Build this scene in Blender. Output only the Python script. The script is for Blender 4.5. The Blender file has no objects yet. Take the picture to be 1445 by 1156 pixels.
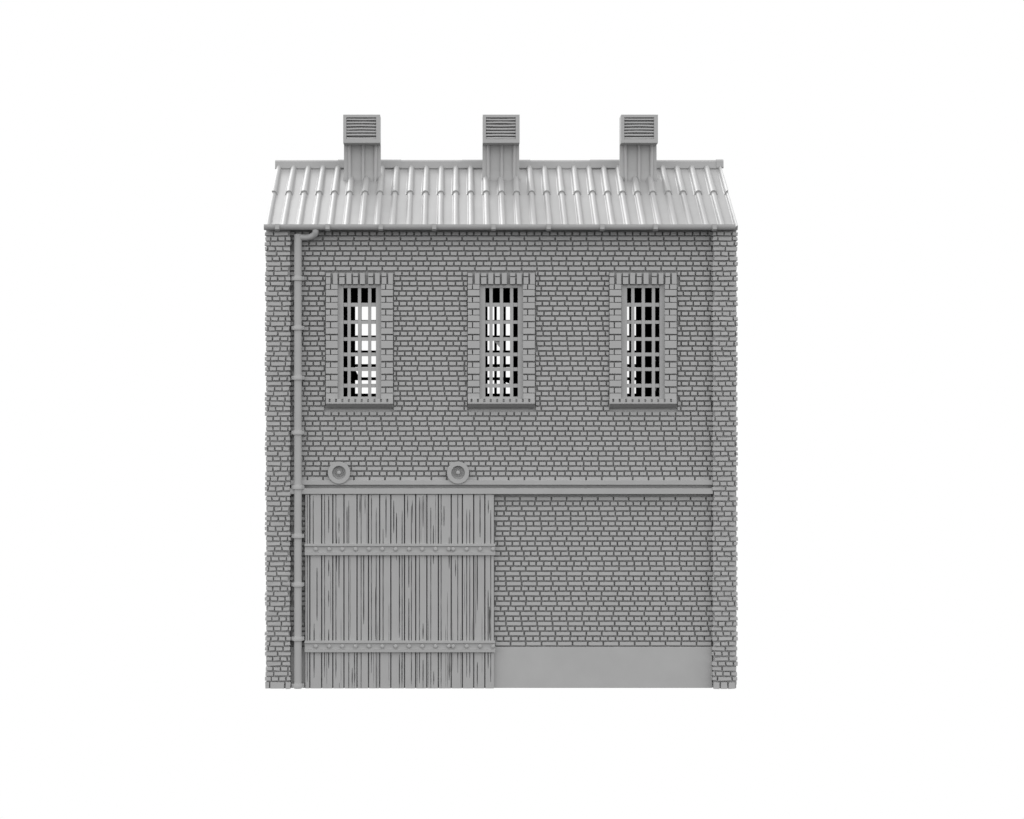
import bpy, math, random
from math import pi, sin, cos, radians
random.seed(7)
S = bpy.context.scene
COL = S.collection

# ---------------------------------------------------------------- camera
# 1 cm of facade = 1 pixel of the 1445 px wide photograph; camera 30 m in front of the piers
DIST, EYE = 30.0, 3.29
cam_d = bpy.data.cameras.new("camera")
cam = bpy.data.objects.new("camera", cam_d); COL.objects.link(cam)
cam.location = (0, -DIST, EYE); cam.rotation_euler = (pi/2, 0, 0)
cam_d.sensor_width = 36; cam_d.lens = 36*DIST/14.45
cam_d.shift_x = (722.5-644)/1445; cam_d.shift_y = (642-578)/1445
cam_d.clip_end = 500
S.camera = cam

# ---------------------------------------------------------------- light: a white studio, dark floor side in front
w = bpy.data.worlds.new("World"); S.world = w; w.use_nodes = True
nt = w.node_tree; nt.nodes.clear()
out = nt.nodes.new("ShaderNodeOutputWorld"); bg = nt.nodes.new("ShaderNodeBackground")
tc = nt.nodes.new("ShaderNodeTexCoord"); sep = nt.nodes.new("ShaderNodeSeparateXYZ")
nt.links.new(tc.outputs["Generated"], sep.inputs[0])
def ramp(sock, a, b, lo, hi):
    m = nt.nodes.new("ShaderNodeMapRange"); m.interpolation_type = 'SMOOTHSTEP'
    m.inputs["From Min"].default_value = a; m.inputs["From Max"].default_value = b
    m.inputs["To Min"].default_value = lo; m.inputs["To Max"].default_value = hi
    nt.links.new(sock, m.inputs["Value"]); return m.outputs["Result"]
WORLD_LOW, WORLD_HORIZON, WORLD_TOP = 0.07, 1.72, 1.42
back = ramp(sep.outputs["Y"], 0.25, 0.5, 0.0, 1.0)
rise = ramp(sep.outputs["Z"], -0.30, 0.12, WORLD_LOW, WORLD_HORIZON)
fall = ramp(sep.outputs["Z"], 0.2, 0.7, 0.0, WORLD_HORIZON-WORLD_TOP)
sub = nt.nodes.new("ShaderNodeMath"); sub.operation = 'SUBTRACT'
nt.links.new(rise, sub.inputs[0]); nt.links.new(fall, sub.inputs[1]); up = sub.outputs[0]
mx = nt.nodes.new("ShaderNodeMix"); mx.data_type = 'FLOAT'
nt.links.new(back, mx.inputs[0]); nt.links.new(up, mx.inputs[2]); mx.inputs[3].default_value = 1.0
nt.links.new(mx.outputs[0], bg.inputs["Color"]); bg.inputs["Strength"].default_value = 1.0
nt.links.new(bg.outputs[0], out.inputs[0])

kd = bpy.data.lights.new("key_light", 'SUN'); kd.energy = 2.3; kd.angle = radians(34)
key = bpy.data.objects.new("key_light", kd); COL.objects.link(key)
from mathutils import Vector
key.rotation_euler = Vector((-.38, .6, .7)).to_track_quat('Z', 'Y').to_euler()     # high, from the left and a little behind

S.view_settings.view_transform = 'Standard'; S.view_settings.look = 'None'
S.view_settings.exposure = 0; S.view_settings.gamma = 1; S.view_settings.use_curve_mapping = False
S.cycles.max_bounces = 6; S.cycles.use_denoising = True

# ---------------------------------------------------------------- materials
def mat(name, c, rough, spec, var=0.03, scale=3.0):
    m = bpy.data.materials.new(name); m.use_nodes = True
    n = m.node_tree; b = n.nodes["Principled BSDF"]
    t = n.nodes.new("ShaderNodeTexCoord"); no = n.nodes.new("ShaderNodeTexNoise")
    no.inputs["Scale"].default_value = scale; no.inputs["Detail"].default_value = 4
    r = n.nodes.new("ShaderNodeValToRGB")
    r.color_ramp.elements[0].position = .3; r.color_ramp.elements[1].position = .7
    r.color_ramp.elements[0].color = (c*(1-var),)*3+(1,); r.color_ramp.elements[1].color = (c*(1+var),)*3+(1,)
    n.links.new(t.outputs["Object"], no.inputs["Vector"]); n.links.new(no.outputs[0], r.inputs[0])
    n.links.new(r.outputs[0], b.inputs["Base Color"])
    b.inputs["Roughness"].default_value = rough; b.inputs["Specular IOR Level"].default_value = spec
    return m
BRICK = mat("grey_brick", .392, .65, .15)
PAINT = mat("grey_painted_metal", .382, .55, .18)
WOOD = mat("grey_weathered_wood", .38, .65, .15)
ROOFM = mat("grey_roof_sheet", .35, .45, .28)
DARK = mat("unlit_black_interior", .012, .9, 0.0)  # interior shade painted in as black on the inner faces
UNLIT = mat("unlit_black_fittings", .012, .8, 0.0)  # black colour stands in for shade on rear windows and grille backs

# ---------------------------------------------------------------- mesh helpers
def at(px, py, y):
    k = .01*(DIST+y)/DIST
    return ((px-644)*k, EYE+(642-py)*k)
def ax(px, y): return at(px, 642, y)[0]
def az(py, y): return at(644, py, y)[1]

class MB:
    def __init__(s): s.v, s.f, s.m, s.s = [], [], [], []
    def add(s, vs, fs, mi=0, smooth=False):
        o = len(s.v); s.v += vs
        for q in fs:
            s.f.append([i+o for i in q]); s.m.append(mi); s.s.append(smooth)
    def box(s, x0, x1, y0, y1, z0, z1, mi=0, sides=None):
        vs = [(x0,y0,z0),(x1,y0,z0),(x1,y1,z0),(x0,y1,z0),(x0,y0,z1),(x1,y0,z1),(x1,y1,z1),(x0,y1,z1)]
        fs = [(0,3,2,1),(4,5,6,7),(0,1,5,4),(1,2,6,5),(2,3,7,6),(3,0,4,7)]   # bottom top front right back left
        o = len(s.v); s.v += vs
        for i, q in enumerate(fs):
            s.f.append([k+o for k in q]); s.m.append(sides.get(i, mi) if sides else mi); s.s.append(False)
    def brick(s, x0, x1, y0, y1, z0, z1, j=.0011, c=.002):
        r = lambda: random.uniform(-j, j)
        f = y0 + random.uniform(-j, j)*1.2
        vs = [(x0,y1,z0),(x1,y1,z0),(x1,y1,z1),(x0,y1,z1)]
        e = [(x0+r(), z0+r()), (x1+r(), z0+r()), (x1+r(), z1+r()), (x0+r(), z1+r())]
        vs += [(p, f+c, q) for p, q in e]
        sg = [(1,1),(-1,1),(-1,-1),(1,-1)]
        vs += [(p+c*a, f+r()*.5, q+c*b) for (p, q), (a, b) in zip(e, sg)]
        fs = [(8,9,10,11)]
        for a, b in ((0,4),(4,8)):
            for i in range(4):
                k = (i+1) % 4
                fs.append((a+i, a+k, b+k, b+i))
        s.add(vs, fs)
    def tube(s, path, r, n=16, cap=True, mi=0):
        from mathutils import Vector as V
        P = [V(p) for p in path]; rs = r if isinstance(r, list) else [r]*len(P)
        vs = []; t0 = (P[1]-P[0]).normalized()
        ref = V((1,0,0)) if abs(t0.x) < .8 else V((0,1,0))
        for i, p in enumerate(P):
            t = (P[min(i+1,len(P)-1)]-P[max(i-1,0)]).normalized()
            a = (ref - t*ref.dot(t)).normalized(); b = t.cross(a); ref = a
            for k in range(n):
                g = 2*pi*k/n; q = p+(a*cos(g)+b*sin(g))*rs[i]; vs.append(tuple(q))
        fs = [(i*n+k, i*n+(k+1)%n, (i+1)*n+(k+1)%n, (i+1)*n+k) for i in range(len(P)-1) for k in range(n)]
        s.add(vs, fs, mi, True)
        if cap:
            s.add(vs[:n], [tuple(range(n))[::-1]], mi); s.add(vs[-n:], [tuple(range(n))], mi)
    def lathe_y(s, cx, cz, prof, n=40, mi=0):
        """profile of (radius, y) turned about a y axis; flat shaded between kinks"""
        for (r0, y0), (r1, y1) in zip(prof[:-1], prof[1:]):
            vs = []
            for r, y in ((r0,y0),(r1,y1)):
                for k in range(n):
                    g = 2*pi*k/n; vs.append((cx+r*cos(g), y, cz+r*sin(g)))
            s.add(vs, [(k,(k+1)%n,n+(k+1)%n,n+k) for k in range(n)], mi, True)
    def build(s, name, mats, parent=None, origin=(0,0,0), bevel=0):
        me = bpy.data.meshes.new(name)
        me.from_pydata([(a-origin[0], b-origin[1], c-origin[2]) for a,b,c in s.v], [], s.f)
        for m in (mats if isinstance(mats, (list,tuple)) else [mats]): me.materials.append(m)
        me.polygons.foreach_set("material_index", s.m); me.polygons.foreach_set("use_smooth", s.s)
        me.update()
        import bmesh
        b = bmesh.new(); b.from_mesh(me); bmesh.ops.recalc_face_normals(b, faces=b.faces); b.to_mesh(me); b.free()
        o = bpy.data.objects.new(name, me); COL.objects.link(o)
        place(o, parent, origin)
        if bevel:
            md = o.modifiers.new("bevel", 'BEVEL'); md.width = bevel; md.segments = 2; md.limit_method = 'ANGLE'
        return o
W0 = {}
def place(o, parent, origin):
    W0[o.name] = origin
    if parent is None: o.location = origin
    else:
        o.parent = parent; p = W0[parent.name]; o.location = [origin[i]-p[i] for i in range(3)]
def dup_tree(o, parent, shift):
    c = o.copy(); COL.objects.link(c); c.parent = parent
    c.location = [o.location[i]+shift[i] for i in range(3)]
    W0[c.name] = tuple(W0[o.name][i]+shift[i] for i in range(3))
    for ch in [k for k in COL.objects if k.parent == o]: dup_tree(ch, c, (0,0,0))
    return c

# ---------------------------------------------------------------- key dimensions (metres)
PIER_Y, FACE_Y, MORT_Y, IN_Y = 0.0, 0.12, 0.192, 0.36       # pier face, brick face, mortar face, inside face
REAR_IN, REAR_OUT = 3.88, 4.1
RIDGE_Y, RIDGE_Z, EAVE_Y, EAVE_Z = 2.05, 7.665, -0.03, 6.475
XL, XR = ax(375.8, 0), ax(1039.4, 0)                        # mortar faces of the side walls
PITCH = 0.07059
def course_z(k): return az(329.7+7.059*k, FACE_Y)
BH = .0240                                                    # half height of a brick

root = bpy.data.objects.new("warehouse", None); COL.objects.link(root)
place(root, None, (ax(707.5,0), RIDGE_Y, 0))
root["label"] = "grey brick warehouse with ribbed roof, three roof vents, barred windows and plank sliding door"
root["category"] = "building"
RO = (ax(707.5,0), RIDGE_Y, 0)

# window outlines in photo units
WCX = [507.45, 707.75, 907.85]
def win_rect(c): return (c-47.4, c+47.2, 385.2, 575.0)

# ---------------------------------------------------------------- front brick wall
mb = MB()
xl, xr = ax(408.5, 0), ax(1006.5, 0)
ztop, zpl = az(322.5, FACE_Y), az(912.3, FACE_Y)
# mortar backing around the three window holes
holes = [(ax(c-31, MORT_Y), ax(c+31, MORT_Y)) for c in WCX]
zh0, zh1 = az(563, MORT_Y), az(403, MORT_Y)
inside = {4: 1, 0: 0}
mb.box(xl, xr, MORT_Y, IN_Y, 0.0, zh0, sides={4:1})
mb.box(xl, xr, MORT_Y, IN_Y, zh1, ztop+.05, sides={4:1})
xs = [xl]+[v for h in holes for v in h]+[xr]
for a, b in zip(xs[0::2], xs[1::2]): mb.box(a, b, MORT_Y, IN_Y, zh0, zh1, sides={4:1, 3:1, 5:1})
S_OFF = [13.0, 15.4, 7.3, 9.2]
blocks = [tuple(win_rect(c)) for c in WCX]+[(431.5, 696.6, 697, 975), (400, 1010, 678.5, 697.2)]
n_s = n_h = 0
for k in range(-0, 83):
    py = 329.7+7.059*k
    header = (k % 2 == 0) if k < 68 else (k % 2 == 1)
    if header:
        p = 10.62+random.uniform(-.12,.12); x = 408-random.uniform(0,10); gap = 2.2
    else:
        p = 21.87; x = 705+S_OFF[n_s % 4]-p*14; n_s += 1; gap = 2.25
    cuts = []
    while x < 1032:
        cuts.append(x+random.uniform(-.35,.35)); x += p + (random.uniform(-.5,.5) if header else 0)
    for a, b in zip(cuts[:-1], cuts[1:]):
        segs = [(max(a+gap/2, 409), min(b-gap/2, 1006))]
        for (r0, r1, t, u) in blocks:
            if py+2 < t or py-2 > u: continue
            nx = []
            for s0, s1 in segs:
                if s1 <= r0 or s0 >= r1: nx.append((s0,s1)); continue
                if s0 < r0-1.5: nx.append((s0, r0-1.2))
                if s1 > r1+1.5: nx.append((r1+1.2, s1))
            segs = nx
        for s0, s1 in segs:
            if s1-s0 < 1.5: continue
            z = az(py, FACE_Y)
            mb.brick(ax(s0,FACE_Y), ax(s1,FACE_Y), FACE_Y, MORT_Y+.004, z-BH, z+BH)
wall = mb.build("brick_wall", [BRICK, DARK], root, RO)

# smooth plinth
mb = MB(); mb.box(ax(408.5,0), ax(1006.4,0), FACE_Y-.004, MORT_Y-.002, -.012, zpl-.006)
mb.build("plinth", BRICK, root, RO, .004)

# ---------------------------------------------------------------- brick piers (front corners)
def pier(px0, px1, seed):
    random.seed(seed); m = MB()
    m.box(ax(px0+1.6,0), ax(px1-1.3,0), .06, .30, -.011, az(323 if seed == 1 else 321.5, 0))
    n = 0; offs = [2.0, 12.6, 7.0, 17.4]
    for k in range(0 if seed == 1 else -1, 91):
        py = 329.9+7.059*k; z = az(py, 0)
        header = (k % 2 == 1) if seed == 1 else (k % 2 == 0)
        p = 10.5 if header else 20.9
        x = px0-20.9+offs[(k//2+seed) % 4]*(1 if not header else .6)+random.uniform(-.8,.8)
        cuts = []
        while x < px1+22: cuts.append(x); x += p+random.uniform(-.5,.5)
        for a, b in zip(cuts[:-1], cuts[1:]):
            s0, s1 = max(a+1.0, px0+(random.uniform(-.3,.3) if seed == 1 else random.uniform(-.9,.6))), min(b-1.0, px1+(random.uniform(-.7,.6) if seed == 1 else random.uniform(-.4,.2)))
            if s1-s0 < 2.0: continue
            edge = s0 < px0+1.5 or s1 > px1-1.5
            if k == 90: zz = -.012
            else: zz = z-BH
            m.brick(ax(s0,0), ax(s1,0), PIER_Y+random.uniform(-.004,.008), .13 if edge else .064, zz, z+BH, .0048, .0025)
    return m.build("brick_pier", BRICK, root, ((ax(px0,0)+ax(px1,0))/2, .15, 0))
pl_ = pier(374.0, 409.6, 1); pr_ = pier(1006.0, 1041.0, 2)
random.seed(11)

# ---------------------------------------------------------------- side walls with gables, rear wall, added light-blocking slab
def slope_z(y):
    t = (y-EAVE_Y)/(RIDGE_Y-EAVE_Y) if y <= RIDGE_Y else (2*RIDGE_Y-EAVE_Y-y)/(RIDGE_Y-EAVE_Y)
    return EAVE_Z+(RIDGE_Z-EAVE_Z)*t
for sgn in (-1, 1):
    m = MB(); x0 = XL if sgn < 0 else XR
    xi = x0-sgn*.22
    prof = [(.302,0),(REAR_OUT,0),(REAR_OUT,slope_z(REAR_OUT)-.12),(RIDGE_Y,RIDGE_Z-.12),(.302,slope_z(.302)-.12)]
    n = len(prof)
    vs = [(x0,a,b) for a,b in prof]+[(xi,a,b) for a,b in prof]
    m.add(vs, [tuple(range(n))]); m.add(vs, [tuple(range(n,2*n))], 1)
    m.add(vs, [(i,(i+1)%n,n+(i+1)%n,n+i) for i in range(n)])
    for k in range(-16, 91):
        z = az(329.9+7.059*k, 0); p = .105 if k % 2 else .209
        if z-BH < 0: continue
        y = .16-[.02,.09,.05,.14][(k//2) % 4]*.9
        while y < REAR_OUT:
            a, b = max(y+.010, .135), min(y+p-.010, REAR_OUT)
            if b-a > .03 and z+BH < min(slope_z(a), slope_z(b))-.05:
                e = random.uniform(-.003,.003); d0, d1 = x0+sgn*(.016+e), x0-sgn*.004
                if a < .3: d1 = x0-sgn*.012
                m.box(min(d0,d1), max(d0,d1), a, b, z-BH, z+BH)
            y += p+random.uniform(-.004,.004)
    m.build("side_wall", [BRICK, DARK], root, (x0, RIDGE_Y, 0))

m = MB(); g0, g1 = XL+.222, XR-.222
rz0, rz1 = az(561, .18), az(404, .18)
rh = [(ax(c-27.35, .18), ax(c+24.45, .18)) for c in WCX]
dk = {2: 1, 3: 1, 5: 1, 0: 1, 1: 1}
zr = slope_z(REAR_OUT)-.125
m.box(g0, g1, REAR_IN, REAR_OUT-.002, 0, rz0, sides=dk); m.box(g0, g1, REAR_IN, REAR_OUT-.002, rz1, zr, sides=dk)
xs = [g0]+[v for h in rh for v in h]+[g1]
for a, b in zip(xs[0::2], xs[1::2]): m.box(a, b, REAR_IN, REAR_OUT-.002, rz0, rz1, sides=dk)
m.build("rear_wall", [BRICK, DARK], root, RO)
m = MB(); m.box(g0, g1, IN_Y+.002, REAR_IN-.002, 0, .06); m.build("light_block_slab", DARK, root, RO)  # unseen slab, added to stop light entering the interior from below

# ---------------------------------------------------------------- roof
def roof_pt(x, t, h, front=True):
    L = math.hypot(RIDGE_Y-EAVE_Y, RIDGE_Z-EAVE_Z)
    cy, cz = (RIDGE_Y-EAVE_Y)/L, (RIDGE_Z-EAVE_Z)/L
    y = EAVE_Y+(RIDGE_Y-EAVE_Y)*t - cz*h; z = EAVE_Z+(RIDGE_Z-EAVE_Z)*t + cy*h
    return (x, y if front else 2*RIDGE_Y-y, z)
RX0, RX1 = ax(375.0,0), ax(1040.6,0)
RIB0, RIBP, NRIB, LAP = ax(377.6,0), .2213, 31, .515
def sheet(m, t0, t1, h0, h1, th, fr):
    vs = [roof_pt(x,t,h,fr) for x in (RX0,RX1) for (t,h) in ((t0,h0),(t1,h1),(t1,h1-th),(t0,h0-th))]
    m.add(vs, [(0,1,5,4),(2,3,7,6),(0,4,7,3),(1,2,6,5),(0,3,2,1),(4,5,6,7)])
def rib(m, cx, t0, t1, w0, w1, h0, h1, base0, base1, fr, cap):
    # bell shaped rib: round crown on short flared feet
    prof = [(-1.45,0),(-1.2,.06),(-1.04,.2),(-.97,.4)]+[(-cos(g)*.95, .42+.58*sin(g)) for g in [pi*i/12 for i in range(0,13)]]+[(.97,.4),(1.04,.2),(1.2,.06),(1.45,0)]
    n = len(prof); vs = []; ns = 7
    for i in range(ns+1):
        f = i/ns; t = t0+(t1-t0)*f
        ww, hh, bb = w0+(w1-w0)*f, h0+(h1-h0)*f, base0+(base1-base0)*f
        vs += [roof_pt(min(max(cx+u*ww, RX0), RX1), t, bb+v*hh, fr) for u,v in prof]
    m.add(vs, [(i*n+k,i*n+k+1,(i+1)*n+k+1,(i+1)*n+k) for i in range(ns) for k in range(n-1)], 0, True)
    if cap: m.add(vs[:n], [tuple(range(n))])
for fr in (True, False):
    m = MB()
    sheet(m, 0.0, .995, 0, 0, .02, fr)
    for i in range(NRIB):
        cx = RIB0+RIBP*i+random.uniform(-.004,.004)
        rib(m, cx, 0, LAP+.03, .041, .037, .052, .047, -.001, -.001, fr, True)
        rib(m, cx, LAP+random.uniform(-.004,.004), .985, .050, .040, .072, .056, -.001, -.001, fr, True)
    m.build("roof_slope", ROOFM, root, RO)

# ridge capping: overlapping lengths
m = MB()
segs = [389.5, 477.6, 563.6, 652, 745, 832, 921, 1009, 1019]
for i in range(8):
    a, b = ax(segs[i], RIDGE_Y), ax(segs[i+1], RIDGE_Y)+(.03 if i < 7 else 0)
    e = (.0, .008, .002, .006, .0, .007, .001, .010)[i]
    zt = RIDGE_Z+.052+e; d = .16+e
    prof = [(-d-.006, zt-.128),(-d, zt-.03),(-d*.93, zt-.010),(-d*.8, zt),(d*.8, zt),(d*.93, zt-.010),(d, zt-.03),(d+.006, zt-.128)]
    pin = [(y*.93, z-.012) for y, z in prof]
    n = len(prof); vs = [(x, RIDGE_Y+y, z) for x in (a,b) for y,z in prof]
    m.add(vs, [(k,k+1,n+k+1,n+k) for k in range(n-1)], 0, False)
    vi = [(x, RIDGE_Y+y, z) for x in (a,b) for y,z in pin]
    m.add(vi, [(k,k+1,n+k+1,n+k) for k in range(n-1)], 0, False)
    for j in (0, n): m.add([*vs[j:j+n], *vi[j:j+n]], [(k,k+1,n+k+1,n+k) for k in range(n-1)])
    for k in (0, n-1): m.add([vs[k],vs[n+k],vi[n+k],vi[k]], [(0,1,2,3)])
m.build("ridge_cap", PAINT, root, (RO[0], RIDGE_Y, RIDGE_Z))

# ---------------------------------------------------------------- roof vents
VY, HY, VB = 1.51, 1.28, 1.60
vw = .272
def make_vent(cx):
    O = (cx, RIDGE_Y, RIDGE_Z)
    zt, zb = 3.29+(642-161.9)*.01*(30+HY)/30, 3.29+(642-201.6)*.01*(30+HY)/30
    m = MB(); yb = VB
    # shaft of folded sheet, slightly flared at the foot
    z0 = 7.15
    vs = []
    for z, g in ((z0,.012),(7.40,.010),(7.50,0),(zb+.01,0)):
        vs += [(cx-vw-g,VY-g,z),(cx+vw+g,VY-g,z),(cx+vw+g,yb+g,z),(cx-vw-g,yb+g,z)]
    m.add(vs, [(i*4+k,i*4+(k+1)%4,i*4+4+(k+1)%4,i*4+4+k) for i in range(3) for k in range(4)])
    shaft = m.build("roof_vent", PAINT, root, O)
    for u in (-.185, .012, .195):                            # standing seams
        for fr in (1, -1):
            q = MB(); y = VY if fr == 1 else yb
            q.tube([(cx+u, y-fr*.020, z0),(cx+u, y-fr*.016, 7.45),(cx+u, y-fr*.010, zb+.003)], .024, 12)
            q.build("seam", PAINT, shaft, (cx+u, y, 7.5))
    # hood: frame with louvres front and back
    h = MB(); y0, y1 = HY, VB+.004; x0, x1 = cx-vw+.001, cx+vw-.001
    fl, frr, ft, fb = .046, .057, .040, .056
    h.box(x0, x1, y0, y1, zt-ft, zt); h.box(x0, x1, y0, y1, zb, zb+fb)
    h.box(x0, x0+fl, y0, y1, zb+fb, zt-ft); h.box(x1-frr, x1, y0, y1, zb+fb, zt-ft)
    h.box(x0+fl, x1-frr, y0+.085, y1-.085, zb+fb, zt-ft)
    hood = h.build("hood", [PAINT, DARK], shaft, (cx, RIDGE_Y, zb))
    a, b = zb+fb, zt-ft; ns = 7; p = (b-a)/ns
    for fr in (1, -1):
        l = MB()
        for i in range(ns):
            zc = a+p*(i+.5)+random.uniform(-.003,.003)
            xsn = [x0+fl+.001+(x1-frr-x0-fl-.002)*s/6 for s in range(7)]
            bow = random.uniform(-.006,.006)
            vs = []
            for j, x in enumerate(xsn):
                dz = bow*sin(pi*j/6)+random.uniform(-.0008,.0008)
                yo = lambda d: (y0+d) if fr == 1 else (y1-d)
                vs += [(x, yo(.012), zc-p*.38+dz),(x, yo(.022), zc-p*.43+dz),(x, yo(.075), zc+p*.30+dz),(x, yo(.066), zc+p*.43+dz),(x, yo(.012), zc+p*.14+dz)]
            l.add(vs, [(j*5+k, j*5+(k+1)%5, j*5+5+(k+1)%5, j*5+5+k) for j in range(6) for k in range(5)])
        l.build("louvre", PAINT, hood, (cx, y0 if fr == 1 else y1, (a+b)/2))
    return shaft
VCX = [644+(c-644)/.9568 for c in (510.6, 707.1, 901.9)]
vents = [make_vent((v-644)*.01) for v in VCX]
for o, lab in zip(vents, ("leftmost louvred sheet metal roof vent", "middle louvred sheet metal roof vent", "rightmost louvred sheet metal roof vent")): o["label"] = lab

# ---------------------------------------------------------------- gutter with brackets
GY, GR = -.066, .046
gx0, gx1 = ax(372.6, GY), ax(1036.8, GY); gz = az(317.2, GY)
m = MB(); n = 14
for rad, flip in ((GR,0),(GR-.007,1)):
    vs = []
    for x in (gx0, gx1):
        for k in range(n+1):
            g = pi+pi*k/n; vs.append((x, GY+rad*cos(g), gz-.034+rad*.98*sin(g) if False else gz-.03+rad*sin(g)))
    m.add(vs, [(k,k+1,n+2+k,n+1+k) for k in range(n)], 0, True)
# upright front lip and back, ends
m.box(gx0, gx1, GY-GR-.004, GY-GR+.006, gz-.034, gz); m.box(gx0, gx1, GY+GR-.006, GY+GR+.002, gz-.034, gz)
for x in (gx0, gx1-.01):
    vs = [(xx, GY+GR*cos(pi+pi*k/n), gz-.03+GR*sin(pi+pi*k/n)) for xx in (x, x+.01) for k in range(n+1)]
    m.add(vs, [tuple(range(n+1)), tuple(range(n+1,2*n+2))])
gut = m.build("gutter", PAINT, root, ((gx0+gx1)/2, GY, gz))
m = MB(); m.box(gx0+.06, gx1-.03, .10, .16, gz-.06, gz-.02); m.build("eaves_board", PAINT, root, ((gx0+gx1)/2, 0, gz))
bx = [391.6, 462.6, 537.4, 612.8, 696.3, 774, 849.6, 924.7, 1007.7]
br0 = None
for i, b in enumerate(bx):
    xc = ax(b, GY)
    if br0 is None:
        m = MB(); r = GR+.016; hw = .031
        vs = []
        for x in (xc-hw, xc+hw):
            vs += [(x, GY-r-.002, gz+.004)]+[(x, GY+r*cos(pi+pi*k/n), gz-.03+r*sin(pi+pi*k/n)) for k in range(n+1)]+[(x, GY+r, gz+.004)]
        q = n+3
        m.add(vs, [(k,k+1,q+k+1,q+k) for k in range(q-1)]); m.add(vs, [tuple(range(q)), tuple(range(q,2*q))])
        m.add(vs, [(0,q,2*q-1,q-1)])
        m.box(xc-hw+.001, xc+hw-.001, GY-r-.010, GY-r+.004, gz-.070, gz+.003)
        br0 = m.build("gutter_bracket", PAINT, gut, (xc, GY, gz)); bx0 = xc
    else: dup_tree(br0, gut, (xc-bx0, 0, 0))

# ---------------------------------------------------------------- downpipe
PY = .02; pc = ax(420.4, PY); pr = .0535
m = MB(); m.tube([(pc, PY, -.008), (pc, PY, 3.2), (pc, PY, az(330.9, PY))], pr, 24)
pipe = m.build("downpipe", PAINT, root, (pc, PY, 0))
m = MB(); ex = ax(445.2, -.05); ez = az(335.2, PY); path = []
path.append((pc, PY, ez)); path.append((ex-.125, PY, ez))
for i in range(1, 10):
    g = pi/2*i/9; path.append((ex-.125+.125*sin(g), PY-.07*(i/9), ez+.075-.075*cos(g)))
path.append((ex, GY+.02, gz-.05))
m.tube(path, .046, 20); m.build("elbow", PAINT, pipe, (ex-.1, PY, ez))
c0 = None
for cy in (392.9, 462.7, 533, 610.3, 687.3, 756.2, 824.7, 901.0, 967.4):
    z = az(cy, PY)
    if c0 is None:
        m = MB(); hh = .031
        prof = [(pr-.002,-hh),(pr+.020,-hh),(pr+.020,-hh*.2),(pr+.014,hh*.9),(pr-.002,hh)]
        nn = 24
        for (r0,a0),(r1,a1) in zip(prof[:-1], prof[1:]):
            vs = [(pc+r*cos(2*pi*k/nn), PY+r*sin(2*pi*k/nn), z+a) for r,a in ((r0,a0),(r1,a1)) for k in range(nn)]
            m.add(vs, [(k,(k+1)%nn,nn+(k+1)%nn,nn+k) for k in range(nn)], 0, True)
        m.box(pc-.090, pc+.088, PY-.004, FACE_Y+.01, z-.027, z+.025)
        c0 = m.build("collar", PAINT, pipe, (pc, PY, z)); z00 = z
    else: dup_tree(c0, pipe, (0,0,z-z00))

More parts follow.
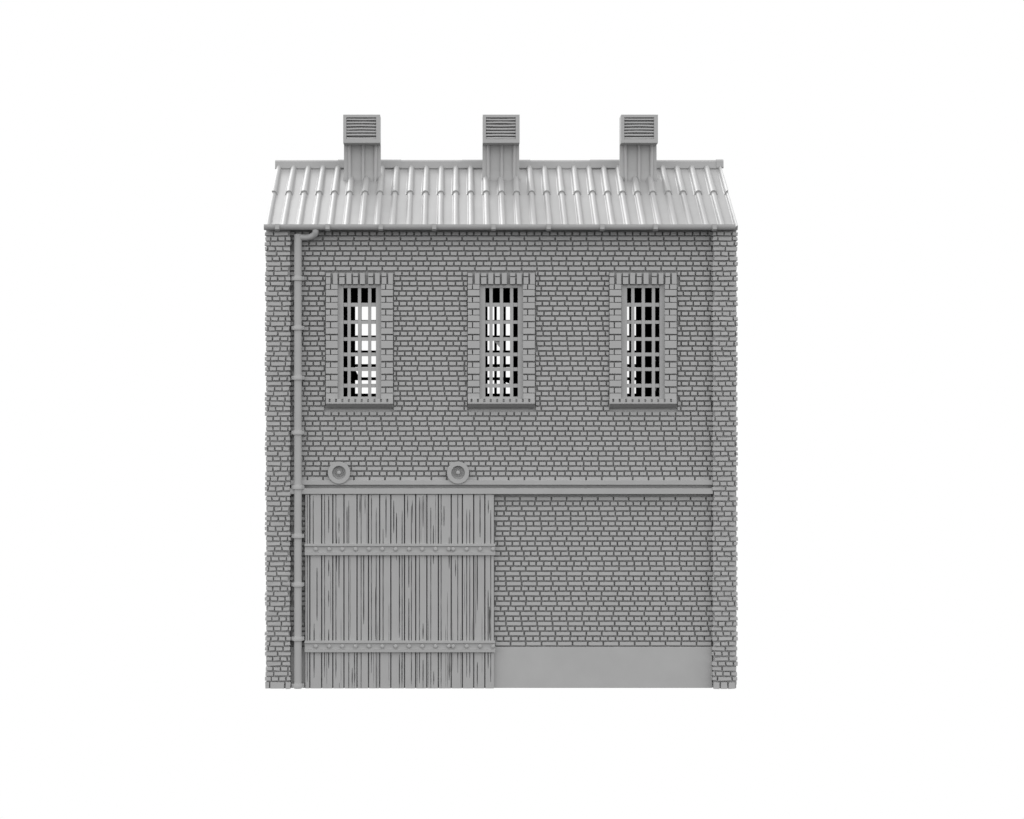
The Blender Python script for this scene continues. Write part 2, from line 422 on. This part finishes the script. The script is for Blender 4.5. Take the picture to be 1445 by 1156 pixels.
# ---------------------------------------------------------------- windows
def make_window(c):
    y = FACE_Y-.045; by = MORT_Y-.03                           # surround brick face; its mortar
    O = (ax(c,y), y, az(563, y))
    # frame
    FY0, FY1 = .135, .20
    m = MB(); X = lambda d, q=FY0: ax(c+d, q); Z = lambda p, q=FY0: az(p, q)
    m.box(X(-31), X(-22.9), FY0, FY1, Z(563.5), Z(401.8), sides={3:0}); m.box(X(23.0), X(31), FY0, FY1, Z(563.5), Z(401.8))
    m.box(X(-22.9), X(23.0), FY0, FY1, Z(406.3), Z(401.8)); m.box(X(-22.9), X(23.0), FY0, FY1, Z(563.5), Z(559.8))
    win = m.build("window", [PAINT, DARK], root, O, .003)
    # grille of flat bars
    m = MB(); GYY = .152
    for p, t in ((430.1,2.65),(454.7,2.3),(478.5,2.5),(500.2,2.5),(521.1,2.5),(544.3,2.6)):
        m.box(X(-22.9)+.0005, X(23)-.0005, GYY, GYY+.024, Z(p+t,GYY), Z(p-t,GYY), sides={4:1})
    for d in (-14.8, -.1, 14.25):
        m.box(ax(c+d-2.25,GYY), ax(c+d+2.25,GYY), GYY-.006, GYY+.0235, Z(559.8)+.0005, Z(406.3)-.0005, sides={4:1})
    m.build("grille", [PAINT, UNLIT], win, (O[0], GYY, O[2]))
    # brick surround
    m = MB(); x = lambda p: ax(c+p, y); z = lambda p: az(p, y)
    m.box(x(-47), x(-31.2), by, MORT_Y+.003, z(563.2), z(385.8)); m.box(x(30.6), x(46.8), by, MORT_Y+.003, z(563.2), z(385.8))
    m.box(x(-31.2), x(30.6), by, MORT_Y+.003, z(401.4), z(385.8))
    lx = [(-47.6,-41.2),(-37.7,-31.1),(-28.8,-21.2),(-18.7,-11.7),(-9.2,-2.5),(.4,7.4),(12.1,19.0),(21.7,28.4),(31.2,37.8),(40.3,47.0)]
    for i, (a, b) in enumerate(lx):
        if i % 2 == 0:
            m.brick(x(a), x(b), y, by+.004, z(390.0), z(385.2)); m.brick(x(a), x(b), y, by+.004, z(401.0), z(391.2))
        else: m.brick(x(a), x(b), y, by+.004, z(401.0), z(385.2))
    ys = [(168,200),(207,249),(262,296),(303,343),(355,390),(397,437),(448,485),(492,532),(545,578),(585,638),(652,684),(690,732),(747,779),(785,827),(840,873),(880,921),(935,968),(975,1014)]
    for i, (a, b) in enumerate(ys):
        t, u = 370+a/5.254-.35, 370+b/5.254+.15
        for s0, s1, j in ((-47.6,-31.1,-41.0),(30.4,47.0,36.9)):
            if i % 2 == 0:
                m.brick(x(s0), x(j-.75), y, by+.004, z(u), z(t)); m.brick(x(j+.75), x(s1), y, by+.004, z(u), z(t))
            else: m.brick(x(s0), x(s1), y-.006, by+.004, z(u), z(t))
    m.build("brick_surround", BRICK, win, O)
    # sill of bricks on edge, undercut below
    m = MB(); sy = .005
    X0, X1 = ax(c-47.5, sy), ax(c+47.0, sy); zt, zm, zf, zb = az(563.4,sy), az(567.5,sy), az(569.7,sy), az(575.6,.10)
    def prism(a, b, pts):
        k = len(pts); vs = [(xx, p, q) for xx in (a,b) for p,q in pts]
        m.add(vs, [tuple(range(k)), tuple(range(k,2*k))]+[(i,(i+1)%k,k+(i+1)%k,k+i) for i in range(k)])
    prism(X0, X1, [(sy, zm),(sy, zf),(FACE_Y+.004, zb),(FACE_Y+.03, zb),(FACE_Y+.03, zm)])
    e = [c-47.5]+[c-42.4+9.06*i for i in range(10)]+[c+47.0]
    for i in range(11):
        a = e[i]+(1.35 if i else 0); b = e[i+1]-(1.35 if i < 10 else 0)
        dz = random.uniform(-.002,.002)
        prism(ax(a,sy), ax(b,sy), [(sy+.001, zm-.001),(sy+.001, zt-.002+dz),(sy+.006, zt+.002+dz),(.134, zt+.003+dz),(.134, zm-.001)])
    m.box(X0+.01, X1-.01, sy+.085, .133, zm-.002, zt-.004)
    m.build("sill", BRICK, win, (O[0], sy, zf))
    return win
wins = [make_window(c) for c in WCX]
for o, lab in zip(wins, ("left barred window above the plank door", "middle barred window", "right barred window above the plain lower wall")): o["label"] = lab

# rear windows, seen through the front ones
def make_rear(c, shards):
    q = .18; c = c-1.4; O = (ax(c,q), 4.0, az(563,q)); X = lambda d: ax(c+d, q); Z = lambda p: az(p, q)
    m = MB(); a, b = 3.96, 4.02
    m.box(X(-25.9), X(-22.9), a, b, Z(561), Z(404)); m.box(X(23), X(25.9), a, b, Z(561), Z(404))
    m.box(X(-22.9), X(23), a, b, Z(406.3), Z(404)); m.box(X(-22.9), X(23), a, b, Z(561), Z(559.8))
    wn = m.build("rear_window", UNLIT, root, O)
    m = MB()
    for p in (430.1, 454.7, 478.5, 500.2, 521.1, 547.0): m.box(X(-22.9), X(23), a+.01, b-.012, Z(p+2.4), Z(p-2.4))
    for d in (-14.8, -.1, 14.25): m.box(X(d-2.1), X(d+2.1), a+.008, b-.01, Z(559.8)+.001, Z(406.3)-.001)
    m.build("grille", UNLIT, wn, (O[0], 4.0, O[2]))
    for pts in shards:
        m = MB(); k = len(pts)
        vs = [(X(u), yy, Z(v)) for yy in (4.0, 4.006) for u, v in pts]
        m.add(vs, [tuple(range(k)), tuple(range(k,2*k))]+[(i,(i+1)%k,k+(i+1)%k,k+i) for i in range(k)])
        m.build("broken_pane", UNLIT, wn, (O[0], 4.0, O[2]))
    return wn
make_rear(WCX[0], [[(-22.9,498),(-22.4,507.9),(-18.6,514.4),(-13,518.7),(-13,521),(-22.9,521)]])
make_rear(WCX[1], [[(14,521),(22.5,521),(22.5,529),(15,526)]])
make_rear(WCX[2], [])
# slivers of glass still held by the front grilles
for o, c, pts in ((wins[1], WCX[1], [(697,481),(705.2,481),(705.2,490.5)]), (wins[2], WCX[2], [(923.6,508),(926,509.4),(923.6,510.4)]),
                  (wins[2], WCX[2], [(923.6,547.5),(926,546.8),(925.6,551),(923.6,552)])):
    m = MB(); y = .185; k = 3 if len(pts) == 3 else 4
    vs = [(ax(u,yy), yy, az(v,yy)) for yy in (y, y+.005) for u, v in pts]
    m.add(vs, [tuple(range(k)), tuple(range(k,2*k))]+[(i,(i+1)%k,k+(i+1)%k,k+i) for i in range(k)])
    m.build("broken_pane", PAINT, o, W0[o.name])

# ---------------------------------------------------------------- door rail (channel beam)
m = MB(); ra, rb = ax(409.8, .06), ax(1005.6, .06)
m.box(ax(409.8,.04), rb, .055, MORT_Y+.01, az(684.3,.05), az(677.8,.05))
m.box(ax(409.8,.04), rb, .150, MORT_Y+.01, az(689.2,.05)-.002, az(684.3,.05)+.002)
m.box(ax(408.8,.04), rb, .025, MORT_Y+.01, az(697.3,.03), az(689.2,.03))
m.build("door_rail", PAINT, root, (RO[0], .1, az(697,.05)), .003)

# rollers running on the rail
def make_wheel(px):
    y = .03; cx, cz = ax(px, y), az(667.2, y)
    m = MB()
    m.lathe_y(cx, cz, [(.157,.11),(.157,.034),(.153,.030),(.098,.030),(.096,.033),(.094,.098),(.060,.094),(.052,.074),(.046,.074),(.042,.090),(.0,.090)])
    m.lathe_y(cx, cz, [(.157,.11),(.02,.11),(.02,.20)])
    wh = m.build("roller_wheel", PAINT, root, (cx, y, cz))
    h = MB(); h.lathe_y(cx, cz, [(.029,.092),(.029,.046),(.025,.036),(.016,.031),(.0,.030)], 20)
    h.build("axle", PAINT, wh, (cx, y, cz))
    return wh
wh = make_wheel(478.3); dup_tree(wh, root, (ax(646.4,.03)-ax(478.3,.03), 0, 0))

# ---------------------------------------------------------------- sliding plank door: grooved boards as a height field
random.seed(5)
DY = .05
def Xz(u): return 365+u/4.129
full = [298,367,432,497,573,640,705,770,850,915,980,1047,1122,1187,1253,1318]
semi = [283,384,450,525,657,836,890,937,1003,1063,1212,1230,1352,597,685,1160]      # finer, nearly full length
part = [(323,.05,.33,1),(340,.35,.62,1),(318,.70,.99,.6),(408,.80,.99,1.2),(408,.1,.3,1),(408,.42,.5,1.2),(408,.58,.66,1),(468,.52,.78,1.2),(468,.80,.88,1.4),
 (453,.60,.80,1.2),(515,.72,.93,.9),(558,.0,.2,.9),(612,.33,.72,1.2),(590,.88,.99,.6),(620,.9,.99,.5),(682,.25,.52,1.3),(742,.78,.99,1.3),
 (725,.2,.82,.7),(787,.8,.97,1.1),(803,.66,.9,1.3),(820,.26,.74,1.1),(820,.0,.17,.9),(875,.22,.46,1.3),(875,.52,.72,1.2),(868,.88,.99,.9),(895,.85,.97,.5),
 (958,.25,.33,1.1),(958,.83,.99,1.3),(1018,.64,.84,1.3),(1020,.01,.08,1.2),(1080,.84,.94,1.3),(1066,.84,.9,1.2),(1110,.04,.18,1.5),(1110,.62,.78,.8),
 (1147,.58,.66,1.3),(1274,.4,.74,1.0),(1274,.0,.13,1.2),(1290,.78,.99,1.3),(1338,.9,.97,1.2),(1337,.1,.5,.8),(1345,.25,.42,1.3),(560,.02,.1,1.3),(470,0,.02,1.4),(545,0,.1,1.1),(835,0,.15,1.2),(958,.0,.14,1.1),]
gro = [(u, 0, 1, 1.75, .075) for u in full]+[(u, random.uniform(-.05,.08), random.uniform(.9,1.05), 1.3, .036) for u in semi]
gro += [(u, a, b, 1.2+.3*k, .062*min(k,1)) for u, a, b, k in part]
used = [g[0] for g in gro]
for _ in range(400):                                            # hairline grain between the larger splits
    u = random.uniform(280, 1360)
    if min(abs(u-q) for q in used) < 8.5: continue
    used.append(u); a = random.choice((0, random.uniform(0,.8)))
    gro.append((u, a, min(1.0, a+random.uniform(.12,.5)), .75, random.uniform(.008,.018)))
x0, x1 = ax(431.0, DY), ax(696.9, DY); z1 = az(698.0, DY)
NZ = 170; zs = [-.012+(z1+.012)*i/NZ for i in range(NZ+1)]
xset = {x0, x1}
k_ = .01*(DIST+DY)/DIST
for u, a, b, wpx, dep in gro:
    xc = ax(Xz(u), DY); h = wpx*k_*.5
    for d in (-1.0,-.62,-.2,.2,.62,1.0): xset.add(xc+d*h)
xsg = sorted(x for x in xset if x0 <= x <= x1)
xf = [xsg[0]]
for x in xsg[1:]:
    if x-xf[-1] > .0011: xf.append(x)
gw = [(ax(Xz(u),DY), a*z1, b*z1, wpx*k_*.5, dep, random.uniform(0,6), random.uniform(.6,1.6)) for u,a,b,wpx,dep in gro]
bed = [x0]+[ax(Xz(u),DY) for u in full]+[x1]
boff = [random.uniform(-.004,.004) for _ in bed]; btl = [random.uniform(-.012,.012) for _ in bed]
def depth(x, z):
    import bisect
    i = max(0, bisect.bisect(bed, x)-1)
    d = boff[i]+btl[i]*(x-bed[i])+.0006*sin(x*310+sin(z*1.3+i)*1.5)
    g_ = 0
    for xc, a, b, h, dep, ph, fq in gw:
        if abs(x-xc) > h*1.35: continue
        if dep < .07:
            e = min((z-a), (b-z))
            if e < 0: continue
            tap = min(1, e/.12)
            wob = .75+.25*sin(z*fq*9+ph)+(.12*sin(z*31+ph))
            hh = h*(.45+.55*tap)*(.8+.2*wob); dd = dep*(.35+.65*tap)*wob
        else: hh, dd = h*(.95+.08*sin(z*3*fq+ph)), dep
        q = abs(x-xc)/hh
        if q < 1: g_ = max(g_, dd*min(1, (1-q)/.45))
    return DY+d+g_
m = MB(); nx = len(xf)
vs = [(x, depth(x, z), z) for z in zs for x in xf]
m.add(vs, [(i*nx+k, i*nx+k+1, (i+1)*nx+k+1, (i+1)*nx+k) for i in range(NZ) for k in range(nx-1)])
b0 = DY+.09
for e in (0, nx-1):                                             # edges and back
    vv = [(vs[i*nx+e]) for i in range(NZ+1)]; vb = [(p[0], b0, p[2]) for p in vv]
    m.add(vv+vb, [(i, i+1, NZ+2+i, NZ+1+i) for i in range(NZ)])
for r in (0, NZ):
    vv = vs[r*nx:(r+1)*nx]; vb = [(p[0], b0, p[2]) for p in vv]
    m.add(vv+vb, [(i, i+1, nx+1+i, nx+i) for i in range(nx-1)])
m.add([(x0,b0,-.012),(x1,b0,-.012),(x1,b0,z1),(x0,b0,z1)], [(0,1,2,3)])
door = m.build("sliding_door", WOOD, root, ((x0+x1)/2, DY, 0))

sa, sb = ax(429.9, .02), ax(698.8, .02)
RVX = [445.6,464.5,482.9,501.8,520.7,539.4,558.3,577.2,595.8,614.5,633.3,639.4,658.5,677.4,695.6]
s0 = rv0 = None
for top, ry in ((767.3, 775.0), (904.2, 912.0)):
    zt = az(top, .02); zb = az(top+16.3, .02); z = az(ry, .02)
    if s0 is None:
        m = MB()
        pts = [(.046,zb),(.012,zb),(.010,zb+.038),(.035,zb+.041),(.035,zt-.040),(.010,zt-.034),(.010,zt-.004),(.014,zt),(.046,zt)]
        k = len(pts); v2 = [(x, p, q) for x in (sa,sb) for p,q in pts]
        m.add(v2, [tuple(range(k)), tuple(range(k,2*k))]+[(i,(i+1)%k,k+(i+1)%k,k+i) for i in range(k)])
        s0 = m.build("strap", PAINT, door, ((sa+sb)/2, .02, zb)); zs0 = zb
    else: dup_tree(s0, door, (0,0,zb-zs0))
    for px in RVX:
        xc = ax(px, .015)
        if rv0 is None:
            m = MB(); m.lathe_y(xc, z, [(.029,.036),(.029,.017),(.025,.009),(.017,.005),(.0,.004)], 18)
            rv0 = m.build("rivet", PAINT, door, (xc, .02, z)); r00 = (xc, z)
        else: dup_tree(rv0, door, (xc-r00[0], 0, z-r00[1]))
